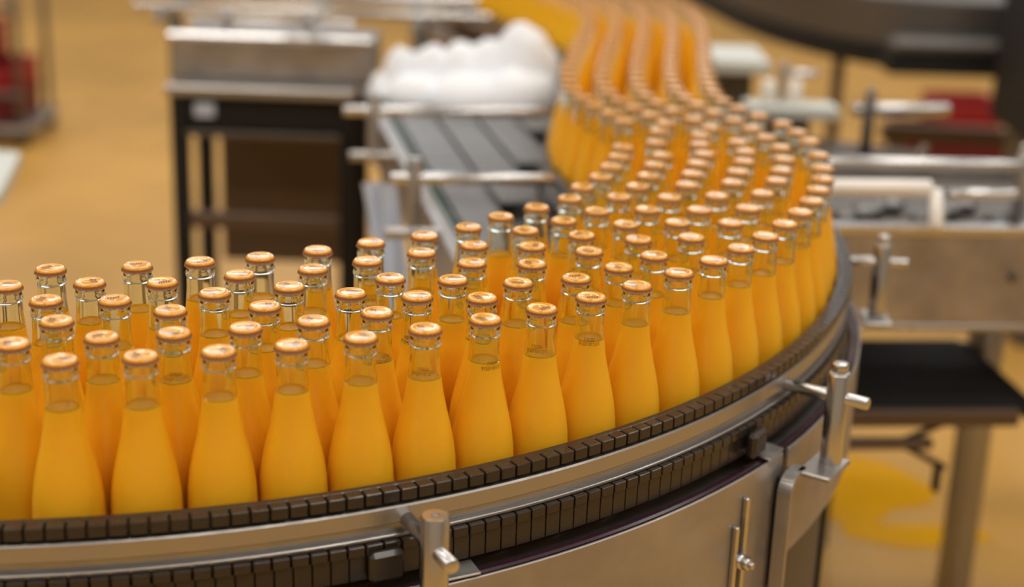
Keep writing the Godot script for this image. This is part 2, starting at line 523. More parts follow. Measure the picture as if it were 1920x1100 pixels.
# a rod clamped in an upright post on a bent foot, turned to an angle of the bend; y and the outward way are local
func bracket(angle: float, bolt: bool, plate: float, strap: bool, label: String):
	var o := thing("rail_bracket", label, "rail bracket", Vector3(CX, 0, CZ), deg_to_rad(angle), "brackets holding the outer rail")
	part(o, "rod", barred(Vector3(0, 1.0175, 1.0505), Vector3(0, 1.0175, 1.152), 0.0072, 24), "bright_steel")
	var b := MB.new()
	var c := Transform3D(Basis(), Vector3(0, 0, 1.115))
	if bolt:
		b.lathe([Vector2(0, 1.046), Vector2(0.0115, 1.046), Vector2(0.0127, 1.0445), Vector2(0.0127, 0.9375), Vector2(0, 0.9375)], 32, c)
	else:
		b.lathe([Vector2(0, 1.036), Vector2(0.0034, 1.036), Vector2(0.0034, 1.0485), Vector2(0.0042, 1.050), Vector2(0.0118, 1.050), Vector2(0.0128, 1.0485), Vector2(0.0128, 0.9375), Vector2(0, 0.9375)], 32, c)
	var post := part(o, "post", b.done(), "bright_steel")
	if bolt:
		b = MB.new()
		hex_bolt(b, Vector3(0, 1.046, 1.115), 0.0098, 0.0125)
		part(post, "bolt", b.done(), "bright_steel")
	# bent foot: flat under the post, curving down into a strap beside the panel
	part(o, "foot", boxed(Vector3(0.066, 0.006, 0.040), Vector3(-0.012, 0.9345, 1.112), 0.0015), "steel")
	if not strap: return
	var line := [Vector2(-0.030, 0.9345), Vector2(-0.050, 0.9345)]
	for i in 9:
		var t := PI / 2 * i / 8.0
		line.append(Vector2(-0.050 - 0.020 * sin(t), 0.9145 + 0.020 * cos(t)))
	line.append(Vector2(-0.070, 0.77))
	b = MB.new()
	var w0 := 1.083
	var w1 := 1.099
	for i in line.size() - 1:
		var p: Vector2 = line[i]
		var q: Vector2 = line[i + 1]
		var d := (q - p).normalized()
		var e := Vector2(-d.y, d.x) * 0.003
		var f := Vector3(e.x, e.y, 0).normalized()
		var k := [p + e, q + e, q - e, p - e]
		for s in [[0, 1, f], [2, 3, -f]]:
			b.flat([Vector3(k[s[0]].x, k[s[0]].y, w0), Vector3(k[s[1]].x, k[s[1]].y, w0), Vector3(k[s[1]].x, k[s[1]].y, w1), Vector3(k[s[0]].x, k[s[0]].y, w1)], s[2])
		for s in [[w0, -1.0], [w1, 1.0]]:
			b.flat([Vector3(k[0].x, k[0].y, s[0]), Vector3(k[1].x, k[1].y, s[0]), Vector3(k[2].x, k[2].y, s[0]), Vector3(k[3].x, k[3].y, s[0])], Vector3(0, 0, s[1]))
	part(o, "strap", b.done(), "steel")
	var shaded_flange := part(o, "shaded_flange", boxed(Vector3(0.034, 0.145, 0.005), Vector3(-0.046, 0.860, 1.0800), 0.001), "rubber_and_shade")  # coloured black for the shade beside the strap
	for y in [0.895, 0.828]:
		b = MB.new()
		b.bar(Vector3(-0.054, y, 1.081), Vector3(-0.054, y, 1.0845), 0.0075, 18, 0.001)
		b.bar(Vector3(-0.054, y, 1.0845), Vector3(-0.054, y, 1.0905), 0.005, 6, 0.0008)
		part(shaded_flange, "flange_bolt", b.done(), "bright_steel")
	part(o, "clamp_plate", boxed(Vector3(0.040, 0.003, 0.024), Vector3(plate, 0.9605, 1.0640), 0.001, Basis(Vector3.RIGHT, 0.10)), "steel")
	part(o, "rail_clip", boxed(Vector3(0.034, 0.030, 0.012), Vector3(-0.024 if plate > 0.0 else -0.096, 0.981, 1.0625), 0.004), "black_plastic")

func brackets():
	bracket(27.5, false, 0.046, true, "steel rod bracket with flat hollow-topped post, front and centre of the outer guide rail")
	bracket(57.8, true, -0.066, true, "steel rod bracket with hex bolt on its post, right front of the outer guide rail")
	bracket(87.3, true, -0.066, false, "blurred steel rod bracket before the right-hand conveyor's brown steel side panel")

# ---------------------------------------------------------------- what stands behind
func near_path(p: Vector2, path: Array) -> float:
	var best := 9.0
	for q in path:
		best = minf(best, Vector2(q.x, q.z).distance_to(p))
	return best

func transfer_table():
	var o := thing("transfer_table", "wide empty steel slat-chain table left of the S-shaped bottle stream", "conveyor")
	var a := Vector2(-0.100, -2.48)
	var u := Vector2(-0.2045, -0.9789)
	var s := Vector2(0.9789, -0.2045)
	var path := inner_path()
	var turn := atan2(-u.x, -u.y)
	var q := Basis(Vector3.UP, turn)
	var slat := boxed(Vector3(0.082, 0.004, 0.0355), Vector3(), 0.001, q)
	for lane in 6:
		for k in range(-16, 36):
			var c := a + s * (0.055 + 0.091 * lane) + u * (0.019 + 0.0381 * k)
			if c.x > 0.10 or c.y > -2.28 or near_path(c, path) < 0.05 or (lane > 2 and c.y < -4.1): continue
			var right_of := true
			for p in path:
				if absf(p.z - c.y) < 0.03 and p.z < -2.2 and c.x > p.x - 0.048: right_of = false
			if right_of:
				part(o, "slat", slat, "slat_steel", Transform3D(Basis(), Vector3(c.x, BELT - 0.002 + 0.0006 * ((k * 7 + lane * 3) % 3), c.y)))
	# frame along the open left edge
	var e := [Vector3(a.x - u.x * 0.55, 0, a.y - u.y * 0.55), Vector3(a.x + u.x * 1.30, 0, a.y + u.y * 1.30)]
	e.reverse()
	part(o, "edge_strip", swept(e, rect(-0.0015, 0.0045, 0.946, 0.958, 0.001)), "green_edge")
	part(o, "side_panel", swept(e, rect(0.012, 0.016, 0.80, 0.952, 0.001)), "panel_steel")
	part(o, "edge_rail", swept(e, rect(0.006, 0.034, 0.944, 0.950, 0.001)), "steel")
	for t in [0.12, 1.18]:
		var c: Vector2 = a + u * t + s * 0.03
		part(o, "leg", barred(Vector3(c.x, 0, c.y), Vector3(c.x, 0.94, c.y), 0.022), "dull_steel")
	var bed := [Vector3(a.x + s.x * 0.15 - u.x * 0.05, 0, a.y + s.y * 0.15 - u.y * 0.05), Vector3(a.x + s.x * 0.15 + u.x * 1.30, 0, a.y + s.y * 0.15 + u.y * 1.30)]
	part(o, "bed", swept(bed, rect(-0.14, 0.24, 0.90, 0.923, 0.001)), "slat_steel")
	# rods across the table, each held by a post on the left edge
	for w in [[Vector3(-0.205, 1.05, -2.395), Vector3(0.062, 1.05, -2.425), "pale steel rod across the slat table, the nearer one"], [Vector3(-0.345, 1.05, -2.94), Vector3(0.052, 1.05, -2.985), "pale steel rod across the slat table, the farther one"]]:
		var r := thing("cross_rod", w[2], "guide rod")
		part(r, "rod", barred(w[0], w[1], 0.0105), "bright_steel")
		var p: Vector3 = w[0].lerp(w[1], 0.16)
		var b := MB.new()
		b.lathe([Vector2(0, 1.085), Vector2(0.011, 1.085), Vector2(0.0125, 1.083), Vector2(0.0125, 0.95), Vector2(0, 0.95)], 24, Transform3D(Basis(), Vector3(p.x - 0.004, 0, p.z - 0.0)))
		part(r, "post", b.done(), "steel")
		part(r, "foot_bar", barred(Vector3(p.x - 0.05, 0.962, p.z + 0.02), Vector3(p.x + 0.045, 0.962, p.z + 0.012), 0.010), "steel")
	# drifts of white foam at the far end
	var f := FastNoiseLite.new()
	f.seed = 5; f.frequency = 0.9
	var b := MB.new()
	for w in [[0.0, -3.69, 0.095, 0.18], [0.065, -3.67, 0.045, 0.12], [-0.07, -3.69, 0.08, 0.14], [-0.14, -3.68, 0.08, 0.125], [-0.22, -3.68, 0.07, 0.118], [-0.29, -3.68, 0.05, 0.112], [-0.335, -3.67, 0.035, 0.05], [-0.25, -3.60, 0.075, 0.06], [-0.12, -3.58, 0.10, 0.07], [-0.01, -3.58, 0.085, 0.08], [0.055, -3.60, 0.045, 0.07], [-0.315, -3.61, 0.035, 0.03]]:
		b.lump(Vector3(w[0], BELT + 0.002, w[1]), Vector3(w[2], w[3], w[2]), f, 0.16, 16, 24, BELT + 0.001)
	tag(part(self, "foam_drift", b.done(), "foam"), "heap of white foam at the far end of the empty slat table", "foam").set_meta("kind", "stuff")
	# sheet hanging beside the table
	b = MB.new()
	var rows := 14
	var g := []
	for i in rows + 1:
		for k in 9:
			var t := float(i) / rows
			var x := lerpf(-0.318, -0.262, t) + (k / 8.0) * lerpf(0.062, 0.050, t)
			g.append(Vector3(x + 0.035, lerpf(0.965, 0.70, t), -2.70 + 0.10 * t * t + 0.008 * sin(k * 1.4 + t * 3.0)))
	for side in [0.0, 0.003]:
		for i in rows:
			for k in 8:
				var p := [g[i * 9 + k], g[i * 9 + k + 1], g[(i + 1) * 9 + k + 1], g[(i + 1) * 9 + k]]
				var nn: Vector3 = (p[1] - p[0]).cross(p[3] - p[0]).normalized()
				if (nn.z > 0) == (side > 0): nn = -nn
				var off := Vector3(0, 0, -side)
				b.quad(p[0] + off, p[1] + off, p[2] + off, p[3] + off, nn, nn, nn, nn)
	tag(part(self, "hanging_sheet", b.done(), "blue_grey"), "pale blue-grey sheet hanging below the left edge of the slat table", "sheet")

func stream_conveyor():
	var o := thing("stream_conveyor", "S-shaped conveyor carrying the blurred bottle lanes at the back", "conveyor")
	var p := curve(spine(), 0.04)
	part(o, "belt", swept(p, rect(-0.155, 0.155, 0.925, BELT - 0.0005, 0.002)), "dull_steel")
	part(o, "left_panel", swept(offset(p.slice(3), -0.172), rect(-0.004, 0.0, 0.80, 0.956, 0.001)), "panel_steel")
	part(o, "right_panel", swept(offset(p.slice(3), 0.172), rect(0.0, 0.004, 0.80, 0.956, 0.001)), "panel_steel")
	part(o, "right_rail", swept(offset(p.slice(2), 0.152), rect(0.0, 0.012, 0.99, RAIL, 0.002)), "black_plastic")
	for i in [12, 34, 56]:
		if i < p.size():
			part(o, "leg", barred(p[i], p[i] + Vector3(0, 0.925, 0), 0.025), "dull_steel")

func side_conveyor():
	# the conveyor that runs off to the right
	var o := thing("side_conveyor", "long stainless conveyor with deep side panel running off to the right", "conveyor")
	var l := Vector3(0.50, 0, -2.515)
	var r := Vector3(1.75, 0, -2.62)
	var d := (r - l).normalized()
	var back := Vector3(d.z, 0, -d.x)
	if back.z > 0: back = -back
	part(o, "side_panel", swept([l, r], rect(-0.004, 0.0, 0.785, 0.945, 0.001)), "panel_steel")
	part(o, "top_lip", swept([l, r], rect(-0.030, 0.003, 0.945, 0.965, 0.003)), "bright_steel")
	part(o, "bottom_lip", swept([l, r], rect(-0.05, 0.003, 0.772, 0.785, 0.002)), "steel")
	part(o, "belt", swept([l + back * 0.23, r + back * 0.23], rect(-0.20, 0.20, 0.925, 0.940, 0.002)), "dull_steel")
	part(o, "back_panel", swept([l + back * 0.45, r + back * 0.45], rect(-0.004, 0.0, 0.785, 0.96, 0.001)), "panel_steel")
	for c in [Vector3(0.985, 0, -2.955), Vector3(1.62, 0, -2.62), Vector3(1.62, 0, -2.95)]:
		part(o, "leg", barred(c, c + Vector3(0, 0.785, 0), 0.037, 24), "steel")
	for t in [0.28, 0.95]:
		var c: Vector3 = l + d * (t + 0.1) + Vector3(0, 0.875 - 0.1 * (t - 0.28), 0)
		part(o, "panel_bolt", barred(c, c - back * 0.007, 0.009, 6), "dull_steel")
	# loose crumpled film on the belt
	var f := FastNoiseLite.new()
	f.seed = 9; f.frequency = 1.4
	var b := MB.new()
	for i in 9:
		b.lump(l + d * (0.10 + 0.035 * i + 0.01 * (i % 2)) + back * (0.10 + 0.03 * ((i * 5) % 4)) + Vector3(0, 0.952, 0), Vector3(0.024, 0.016, 0.022), f, 0.7, 8, 12)
	tag(part(self, "crumpled_film", b.done(), "slat_steel"), "shiny crumpled scraps lying on the right-hand conveyor's belt", "scraps").set_meta("kind", "stuff")
	# rails over it
	var g := thing("belt_rail", "pale horizontal steel rail over the right-hand conveyor, with post at its right end", "guide rail")
	part(g, "rail", barred(Vector3(0.50, 1.05, -2.625), Vector3(0.895, 1.052, -2.64), 0.0125), "bright_steel")
	part(g, "rail_end", barred(Vector3(0.915, 1.052, -2.64), Vector3(1.02, 1.052, -2.65), 0.0105), "bright_steel")
	part(g, "post", barred(Vector3(0.905, 0.945, -2.645), Vector3(0.905, 1.078, -2.645), 0.0125), "steel")
	part(g, "bolt", barred(Vector3(0.905, 1.078, -2.645), Vector3(0.905, 1.092, -2.645), 0.0105, 6), "bright_steel")
	var w := thing("white_guide", "white plastic guide bar bent down to the right-hand conveyor's edge", "guide rail")
	part(w, "bar", barred(Vector3(0.48, 1.028, -2.525), Vector3(0.715, 1.032, -2.535), 0.0145, 20, 0.004), "white_plastic")
	part(w, "arm", barred(Vector3(0.722, 1.03, -2.535), Vector3(0.722, 0.968, -2.50), 0.012, 20, 0.003), "white_plastic")
	part(w, "tip", barred(Vector3(0.75, 1.018, -2.55), Vector3(0.87, 1.020, -2.56), 0.010), "bright_steel")
	# tray below
	var t := thing("drip_tray", "black drip tray on a steel frame below the right-hand conveyor", "tray")
	part(t, "pan", boxed(Vector3(0.50, 0.012, 0.36), Vector3(0.69, 0.613, -2.735), 0.003, Basis(Vector3.UP, 0.10)), "black_paint")
	part(t, "front_rail", boxed(Vector3(0.52, 0.032, 0.02), Vector3(0.675, 0.60, -2.545), 0.003, Basis(Vector3.UP, 0.10)), "brown_steel")
	part(t, "side_rail", boxed(Vector3(0.02, 0.032, 0.36), Vector3(0.95, 0.60, -2.755), 0.003, Basis(Vector3.UP, 0.10)), "black_paint")
	part(t, "lower_bar", boxed(Vector3(0.36, 0.02, 0.02), Vector3(0.60, 0.548, -2.54), 0.003, Basis(Vector3.UP, 0.10)), "brown_steel")
	part(t, "brace", barred(Vector3(0.715, 0.55, -2.55), Vector3(0.815, 0.597, -2.56), 0.006, 12), "black_paint")
	part(t, "brace", barred(Vector3(0.715, 0.55, -2.55), Vector3(0.805, 0.505, -2.545), 0.006, 12), "black_paint")
	part(t, "clip", boxed(Vector3(0.012, 0.055, 0.02), Vector3(0.79, 0.488, -2.54), 0.002), "black_paint")

func sorting_table():
	# the machine table at the left back
	var o := thing("machine_table", "grey steel machine table with black underside at the left back", "machine")
	part(o, "front_lip", boxed(Vector3(0.47, 0.026, 0.10), Vector3(-0.64, 0.935, -3.735), 0.004), "steel")
	part(o, "body", boxed(Vector3(0.50, 0.10, 0.28), Vector3(-0.625, 0.998, -3.92), 0.006), "panel_steel")
	part(o, "top_rim", boxed(Vector3(0.52, 0.022, 0.05), Vector3(-0.625, 1.055, -3.79), 0.006), "bright_steel")
	part(o, "under_box", boxed(Vector3(0.42, 0.085, 0.30), Vector3(-0.64, 0.878, -3.86), 0.006), "black_paint")
	part(o, "lower_lip", boxed(Vector3(0.44, 0.014, 0.06), Vector3(-0.63, 0.826, -3.73), 0.003), "dull_steel")
	part(o, "motor_plate", boxed(Vector3(0.05, 0.035, 0.01), Vector3(-0.78, 0.885, -3.706), 0.002), "blue_grey")
	for x in [-0.845, -0.425]:
		for z in [-3.72, -4.02]:
			part(o, "leg", boxed(Vector3(0.04, 0.925, 0.04), Vector3(x, 0.4625, z), 0.004), "black_paint")
	part(o, "cross_bar", boxed(Vector3(0.40, 0.04, 0.03), Vector3(-0.635, 0.60, -3.72), 0.004), "brown_steel")
	part(o, "inner_panel", boxed(Vector3(0.345, 0.42, 0.02), Vector3(-0.62, 0.63, -3.97), 0.004), "brown_steel")  # added dark panel, stands in for the shaded floor under the table
	part(o, "rail", barred(Vector3(-0.86, 1.078, -3.92), Vector3(-0.43, 1.078, -3.92), 0.010), "bright_steel")
	for x in [-0.76, -0.55]:
		part(o, "rail_post", barred(Vector3(x, 1.047, -3.92), Vector3(x, 1.10, -3.92), 0.013), "steel")
	part(o, "rod_end", barred(Vector3(-0.58, 1.062, -3.74), Vector3(-0.47, 1.062, -3.74), 0.012), "bright_steel")
	# the bar frame that crosses behind it
	var c := thing("bar_frame", "frame of long pale horizontal bars crossing behind the machine table", "frame")
	for w in [[-4.13, 1.078, 0.013, -0.085], [-4.20, 1.108, 0.016, -0.12], [-4.32, 1.10, 0.013, -0.16], [-4.46, 1.10, 0.013, -0.22]]:
		part(c, "bar", barred(Vector3(-1.05, w[1], w[0]), Vector3(w[3], w[1], w[0]), w[2]), "bright_steel")
	for x in [-0.98, -0.58, -0.28]:
		part(c, "cross_bar", boxed(Vector3(0.03, 0.03, 0.40), Vector3(x, 1.05, -4.30), 0.003), "steel")
		part(c, "post", barred(Vector3(x, 0.0, -4.30), Vector3(x, 1.04, -4.30), 0.02), "dull_steel")

func far_things():
	# plates and blocks right of the S-bend
	var o := thing("plate_block", "pale steel block just right of the S-bend's bottle lanes", "machine part")
	part(o, "top_plate", boxed(Vector3(0.15, 0.035, 0.28), Vector3(0.575, 1.005, -4.04), 0.005), "pale_plastic")
	part(o, "stand", boxed(Vector3(0.09, 0.99, 0.12), Vector3(0.575, 0.494, -4.06), 0.005), "dull_steel")
	o = thing("roller_plate", "pale plate with two white rollers right of the S-bend", "machine part")
	part(o, "plate", boxed(Vector3(0.22, 0.03, 0.09), Vector3(0.645, 0.965, -3.56), 0.004), "pale_plastic")
	part(o, "stand", boxed(Vector3(0.10, 0.95, 0.05), Vector3(0.645, 0.475, -3.58), 0.004), "dull_steel")
	for x in [0.592, 0.655]:
		part(o, "roller", barred(Vector3(x, 0.98, -3.57), Vector3(x, 1.032, -3.57), 0.0165, 18, 0.003), "white_plastic")
	part(o, "rod", barred(Vector3(0.62, 1.045, -3.60), Vector3(0.71, 1.045, -3.60), 0.010), "bright_steel")
	part(o, "pin", barred(Vector3(0.625, 0.98, -3.585), Vector3(0.625, 1.075, -3.585), 0.008), "steel")
	o = thing("dark_apron", "dark sloping apron conveyor between the outer lane and the right-hand rails", "conveyor")
	part(o, "belt", boxed(Vector3(0.36, 0.03, 0.42), Vector3(0.68, 0.90, -3.26), 0.004, Basis(Vector3.UP, -0.35)), "black_plastic")
	part(o, "edge_bar", boxed(Vector3(0.02, 0.05, 0.42), Vector3(0.858, 0.905, -3.195), 0.004, Basis(Vector3.UP, -0.35)), "brown_steel")
	part(o, "stand", boxed(Vector3(0.12, 0.885, 0.12), Vector3(0.70, 0.4425, -3.26), 0.004), "dull_steel")
	o = thing("far_rod", "pale horizontal rod with dark post right of the S-bend, in front of red crates", "guide rod")
	part(o, "rod", barred(Vector3(0.735, 1.022, -3.29), Vector3(0.952, 1.022, -3.32), 0.0145), "bright_steel")
	part(o, "post", barred(Vector3(0.766, 0.905, -3.27), Vector3(0.766, 1.062, -3.27), 0.0125), "dull_steel")
	part(o, "bolt", barred(Vector3(0.766, 1.062, -3.27), Vector3(0.766, 1.074, -3.27), 0.010, 6), "steel")
	# the return bend at the top right
	o = thing("return_conveyor", "large curved steel conveyor with black underside at the top right", "conveyor")
	var p := curve([Vector2(0.72, -7.6), Vector2(0.785, -7.0), Vector2(0.90, -6.2), Vector2(1.04, -5.72), Vector2(1.22, -5.42), Vector2(1.42, -5.30), Vector2(1.66, -5.28), Vector2(2.1, -5.30)], 0.06)
	p.reverse()
	part(o, "side_panel", swept(p, rect(-0.006, 0.0, 0.87, 1.02, 0.002)), "dull_steel")
	part(o, "top_deck", swept(p, rect(-0.006, 0.34, 1.02, 1.035, 0.003)), "slat_steel")
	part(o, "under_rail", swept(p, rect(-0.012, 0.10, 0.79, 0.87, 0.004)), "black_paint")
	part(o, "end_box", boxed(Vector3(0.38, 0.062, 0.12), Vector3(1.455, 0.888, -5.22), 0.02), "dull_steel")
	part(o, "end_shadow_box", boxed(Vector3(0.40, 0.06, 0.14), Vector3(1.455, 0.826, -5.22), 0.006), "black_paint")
	for w in [Vector2(1.17, -5.55), Vector2(1.80, -5.36)]:
		part(o, "leg", boxed(Vector3(0.04, 0.79, 0.04), Vector3(w.x, 0.395, w.y), 0.004), "brown_steel")
	o = thing("dark_cabinet", "black machine cabinet cut off by the top right corner", "cabinet")
	part(o, "body", boxed(Vector3(0.5, 0.62, 0.5), Vector3(1.85, 0.98, -4.85), 0.01), "black_paint")
	part(o, "door", boxed(Vector3(0.42, 0.52, 0.012), Vector3(1.85, 0.98, -4.594), 0.004), "black_plastic")
	for x in [1.68, 2.02]:
		part(o, "foot", boxed(Vector3(0.06, 0.67, 0.4), Vector3(x, 0.335, -4.85), 0.006), "dull_steel")
	# red crates on the floor at the right
	for w in [[Vector3(2.10, 0.0, -7.30), 0.48, 0.20, "dark_red", "dark red crate on the floor at right, the lower of two"], [Vector3(2.16, 0.20, -7.32), 0.30, 0.14, "red_plastic", "red crate at right, stacked on the dark red one"]]:
		crate(w[0], w[1], w[2], 0.36, w[3], w[4])
	o = thing("floor_beam", "brown steel beam slanting across in front of the red crates", "beam")
	part(o, "beam", swept([Vector3(1.45, 0, -5.96), Vector3(1.90, 0, -5.92), Vector3(2.6, 0, -5.3)], rect(-0.03, 0.03, 0.40, 0.47, 0.004)), "brown_steel")
	for x in [Vector2(1.50, -5.955), Vector2(2.4, -5.48)]:
		part(o, "leg", boxed(Vector3(0.04, 0.40, 0.04), Vector3(x.x, 0.20, x.y), 0.003), "brown_steel")
	# trolley with red bins at the left
	o = thing("bin_trolley", "grey wheeled trolley frame holding red bins at the left edge", "trolley", Vector3(-2.62, 0, -7.25))
	part(o, "deck", boxed(Vector3(0.62, 0.03, 0.55), Vector3(0, 0.085, 0), 0.006), "steel")
	for x in [-0.27, 0.27]:
		for z in [-0.22, 0.22]:
			part(o, "post", barred(Vector3(x, 0.10, z), Vector3(x, 0.95, z), 0.016), "dull_steel")
			part(o, "wheel", barred(Vector3(x - 0.02, 0.036, z), Vector3(x + 0.02, 0.036, z), 0.036, 20, 0.006), "rubber_and_shade")
	part(o, "mid_rail", boxed(Vector3(0.60, 0.025, 0.03), Vector3(0, 0.255, 0.265), 0.004), "dull_steel")
	part(o, "top_rail", boxed(Vector3(0.60, 0.03, 0.03), Vector3(0, 0.66, 0.265), 0.004), "dull_steel")
	crate(Vector3(-2.63, 0.10, -7.25), 0.48, 0.14, 0.40, "dark_red", "dark red bin low on the trolley at the left edge")
	crate(Vector3(-2.63, 0.24, -7.25), 0.48, 0.13, 0.40, "red_plastic", "bright red bin stacked upon the dark red bin on the trolley")
	crate(Vector3(-2.70, 0.37, -7.25), 0.34, 0.18, 0.40, "red_plastic", "topmost red bin on the trolley, beside its grey post")
	# corner of a pale table at the left edge
	o = thing("side_table", "corner of a pale steel table at the left edge, below the red bins", "table")
	var t := MB.new()
	var top := [Vector3(-1.19, 0.80, -3.54), Vector3(-1.11, 0.80, -3.15), Vector3(-1.75, 0.80, -3.0), Vector3(-1.75, 0.80, -3.66)]
	var low := []
	for q in top: low.append(q + Vector3(0, -0.03, 0))
	t.flat(top, Vector3.UP)
	t.flat(low, Vector3.DOWN)
	for i in 4:
		var e: Vector3 = top[(i + 1) % 4] - top[i]
		var nn := Vector3(-e.z, 0, e.x).normalized()
		if nn.dot(top[i] - Vector3(-1.45, 0.8, -3.35)) < 0: nn = -nn
		t.flat([top[i], top[(i + 1) % 4], low[(i + 1) % 4], low[i]], nn)
	part(o, "table_top", t.done(), "pale_plastic")
	for w in [Vector2(-1.28, -3.48), Vector2(-1.24, -3.22), Vector2(-1.68, -3.1), Vector2(-1.68, -3.58)]:
		part(o, "leg", barred(Vector3(w.x, 0, w.y), Vector3(w.x, 0.77, w.y), 0.018), "dull_steel")

func crate(at: Vector3, w: float, h: float, d: float, m: String, label: String):
	var o := thing("crate", label, "crate", at)
	var b := MB.new()
	b.box(Vector3(w, 0.012, d), Vector3(0, 0.006, 0), 0.003)
	for s in [-1, 1]:
		b.box(Vector3(w, h, 0.012), Vector3(0, h / 2, s * (d / 2 - 0.006)), 0.003)
		b.box(Vector3(0.012, h, d), Vector3(s * (w / 2 - 0.006), h / 2, 0), 0.003)
	part(o, "body", b.done(), m)
	b = MB.new()
	for s in [-1, 1]:
		b.box(Vector3(w + 0.016, 0.022, 0.016), Vector3(0, h - 0.012, s * (d / 2 + 0.002)), 0.004)
		b.box(Vector3(0.016, 0.022, d), Vector3(s * (w / 2 + 0.002), h - 0.012, 0), 0.004)
	part(o, "rim", b.done(), m)

# ---------------------------------------------------------------- the bottles
const TALL = 0.232

# radius of the glass at a depth below the cap's top
func girth(h: float) -> float:
	var hs := [0.0175, 0.030, 0.043, 0.054, 0.064, 0.080, 0.095, 0.111, 0.127, 0.143, 0.215]
	var rs := [0.0139, 0.0141, 0.0151, 0.0163, 0.0178, 0.0211, 0.0248, 0.0281, 0.0303, 0.0312, 0.0312]
	for i in hs.size() - 1:
		if h <= hs[i + 1]:
			return lerpf(rs[i], rs[i + 1], clampf((h - hs[i]) / (hs[i + 1] - hs[i]), 0, 1))
	return 0.0312

func cap_mesh() -> ArrayMesh:
	var b := MB.new()
	var prof := [Vector2(0, 0.0008), Vector2(0.0085, 0.0008), Vector2(0.0105, 0.0005), Vector2(0.0118, 0.0001), Vector2(0.0128, 0.0001), Vector2(0.0138, 0.0007), Vector2(0.0145, 0.0018), Vector2(0.0149, 0.0030), Vector2(0.0152, 0.0045), Vector2(0.0155, 0.0062), Vector2(0.0150, 0.0064), Vector2(0.0142, 0.0050)]
	var uvs := [0.0, 0.2125, 0.2625, 0.295, 0.32, 0.345, 0.37, 0.395, 0.43, 0.47, 0.48, 0.49]
	var amp := [0.0, 0.0, 0.0, 0.0, 0.0, 0.0, 0.0001, 0.0003, 0.0006, 0.0007, 0.0006, 0.0001]
	for i in prof.size(): prof[i] = Vector2(prof[i].x, TALL - prof[i].y)
	b.lathe(prof, 126, Transform3D(), uvs, 21, amp)
	return b.done()

func glass_mesh(level: float) -> ArrayMesh:
	var b := MB.new()
	var p := [Vector2(0.0105, 0.0014), Vector2(0.0128, 0.0014), Vector2(0.0133, 0.003), Vector2(0.0133, 0.0075), Vector2(0.0136, 0.0086), Vector2(0.0139, 0.0092), Vector2(0.0138, 0.0100), Vector2(0.0143, 0.0112), Vector2(0.0149, 0.0126), Vector2(0.0150, 0.0142), Vector2(0.0148, 0.0157), Vector2(0.0142, 0.0168), Vector2(0.0139, 0.0174), Vector2(0.0139, 0.0186)]
	for h in [0.024, 0.030, 0.0365]: p.append(Vector2(girth(h), h))
	p.append(Vector2(girth(level), level + 0.0001))
	p.append(Vector2(girth(level) - 0.0021, level + 0.0001))
	for h in [0.0365, 0.030, 0.022]: p.append(Vector2(girth(h) - 0.0021, h))
	p.append_array([Vector2(0.0112, 0.012), Vector2(0.0102, 0.004), Vector2(0.0101, 0.002), Vector2(0.0105, 0.0014)])
	for i in p.size(): p[i] = Vector2(p[i].x, TALL - p[i].y)
	b.lathe(p, 40)
	return b.done()

func juice_mesh(level: float) -> ArrayMesh:
	var b := MB.new()
	var r := girth(level) - 0.0022
	var p := [Vector2(0, level + 0.0007), Vector2(r - 0.0030, level + 0.0007), Vector2(r - 0.0012, level + 0.0003), Vector2(r, level - 0.0008), Vector2(r + 0.0003, level + 0.0002), Vector2(girth(level), level + 0.0002)]
	for h in [0.0495, 0.0525, 0.0562, 0.060, 0.064, 0.069, 0.0745, 0.080, 0.0875, 0.095, 0.103, 0.111, 0.119, 0.127, 0.135, 0.143, 0.18, 0.214]: p.append(Vector2(girth(h), h))
	p.append_array([Vector2(0.0308, 0.221), Vector2(0.0296, 0.227), Vector2(0.027, 0.2305), Vector2(0.024, 0.232), Vector2(0, 0.232)])
	for i in p.size(): p[i] = Vector2(p[i].x, TALL - p[i].y)
	b.lathe(p.slice(4), 48)
	var top := MB.new()
	top.lathe(p.slice(0, 5), 32)
	var m := b.done()
	m.add_surface_from_arrays(Mesh.PRIMITIVE_TRIANGLES, top.done().surface_get_arrays(0))
	m.surface_set_material(0, M["juice"])
	m.surface_set_material(1, M["juice_surface"])
	return m

# two lines of small dark figures wrapped round the neck
func code_mesh(top: float) -> ArrayMesh:
	var b := MB.new()
	var font := SystemFont.new()
	font.font_names = PackedStringArray(["Droid Sans"])
	for w in [["21022U", top, 0.0105], ["9132F1011211", top + 0.0046, 0.0215]]:
		var t := TextMesh.new()
		t.font = font
		t.text = w[0]
		t.font_size = 32
		t.pixel_size = 0.01
		t.depth = 0.0
		t.curve_step = 4.0
		var a: Array = t.get_mesh_arrays()
		var v: PackedVector3Array = a[Mesh.ARRAY_VERTEX]
		var idx = a[Mesh.ARRAY_INDEX]
		var lo := Vector3(9, 9, 9); var hi := -lo
		for q in v:
			lo = lo.min(q); hi = hi.max(q)
		var pts := []
		for q in v:
			var x := ((q.x - lo.x) / (hi.x - lo.x) - 0.5) * float(w[2])
			var y := (q.y - lo.y) / (hi.y - lo.y) * 0.0034
			var h: float = w[1] + 0.0034 - y
			var r := girth(h) + 0.00015
			pts.append(Vector3(sin(x / r) * r, TALL - h, cos(x / r) * r))
		var k: int = idx.size() if idx != null else v.size()
		for i in range(0, k - 2, 3):
			var p := []
			for j in 3: p.append(pts[idx[i + j] if idx != null else i + j])
			var nn := Vector3(p[0].x, 0, p[0].z).normalized()
			b.tri(p[0], p[1], p[2], nn, nn, nn)
	return b.done()

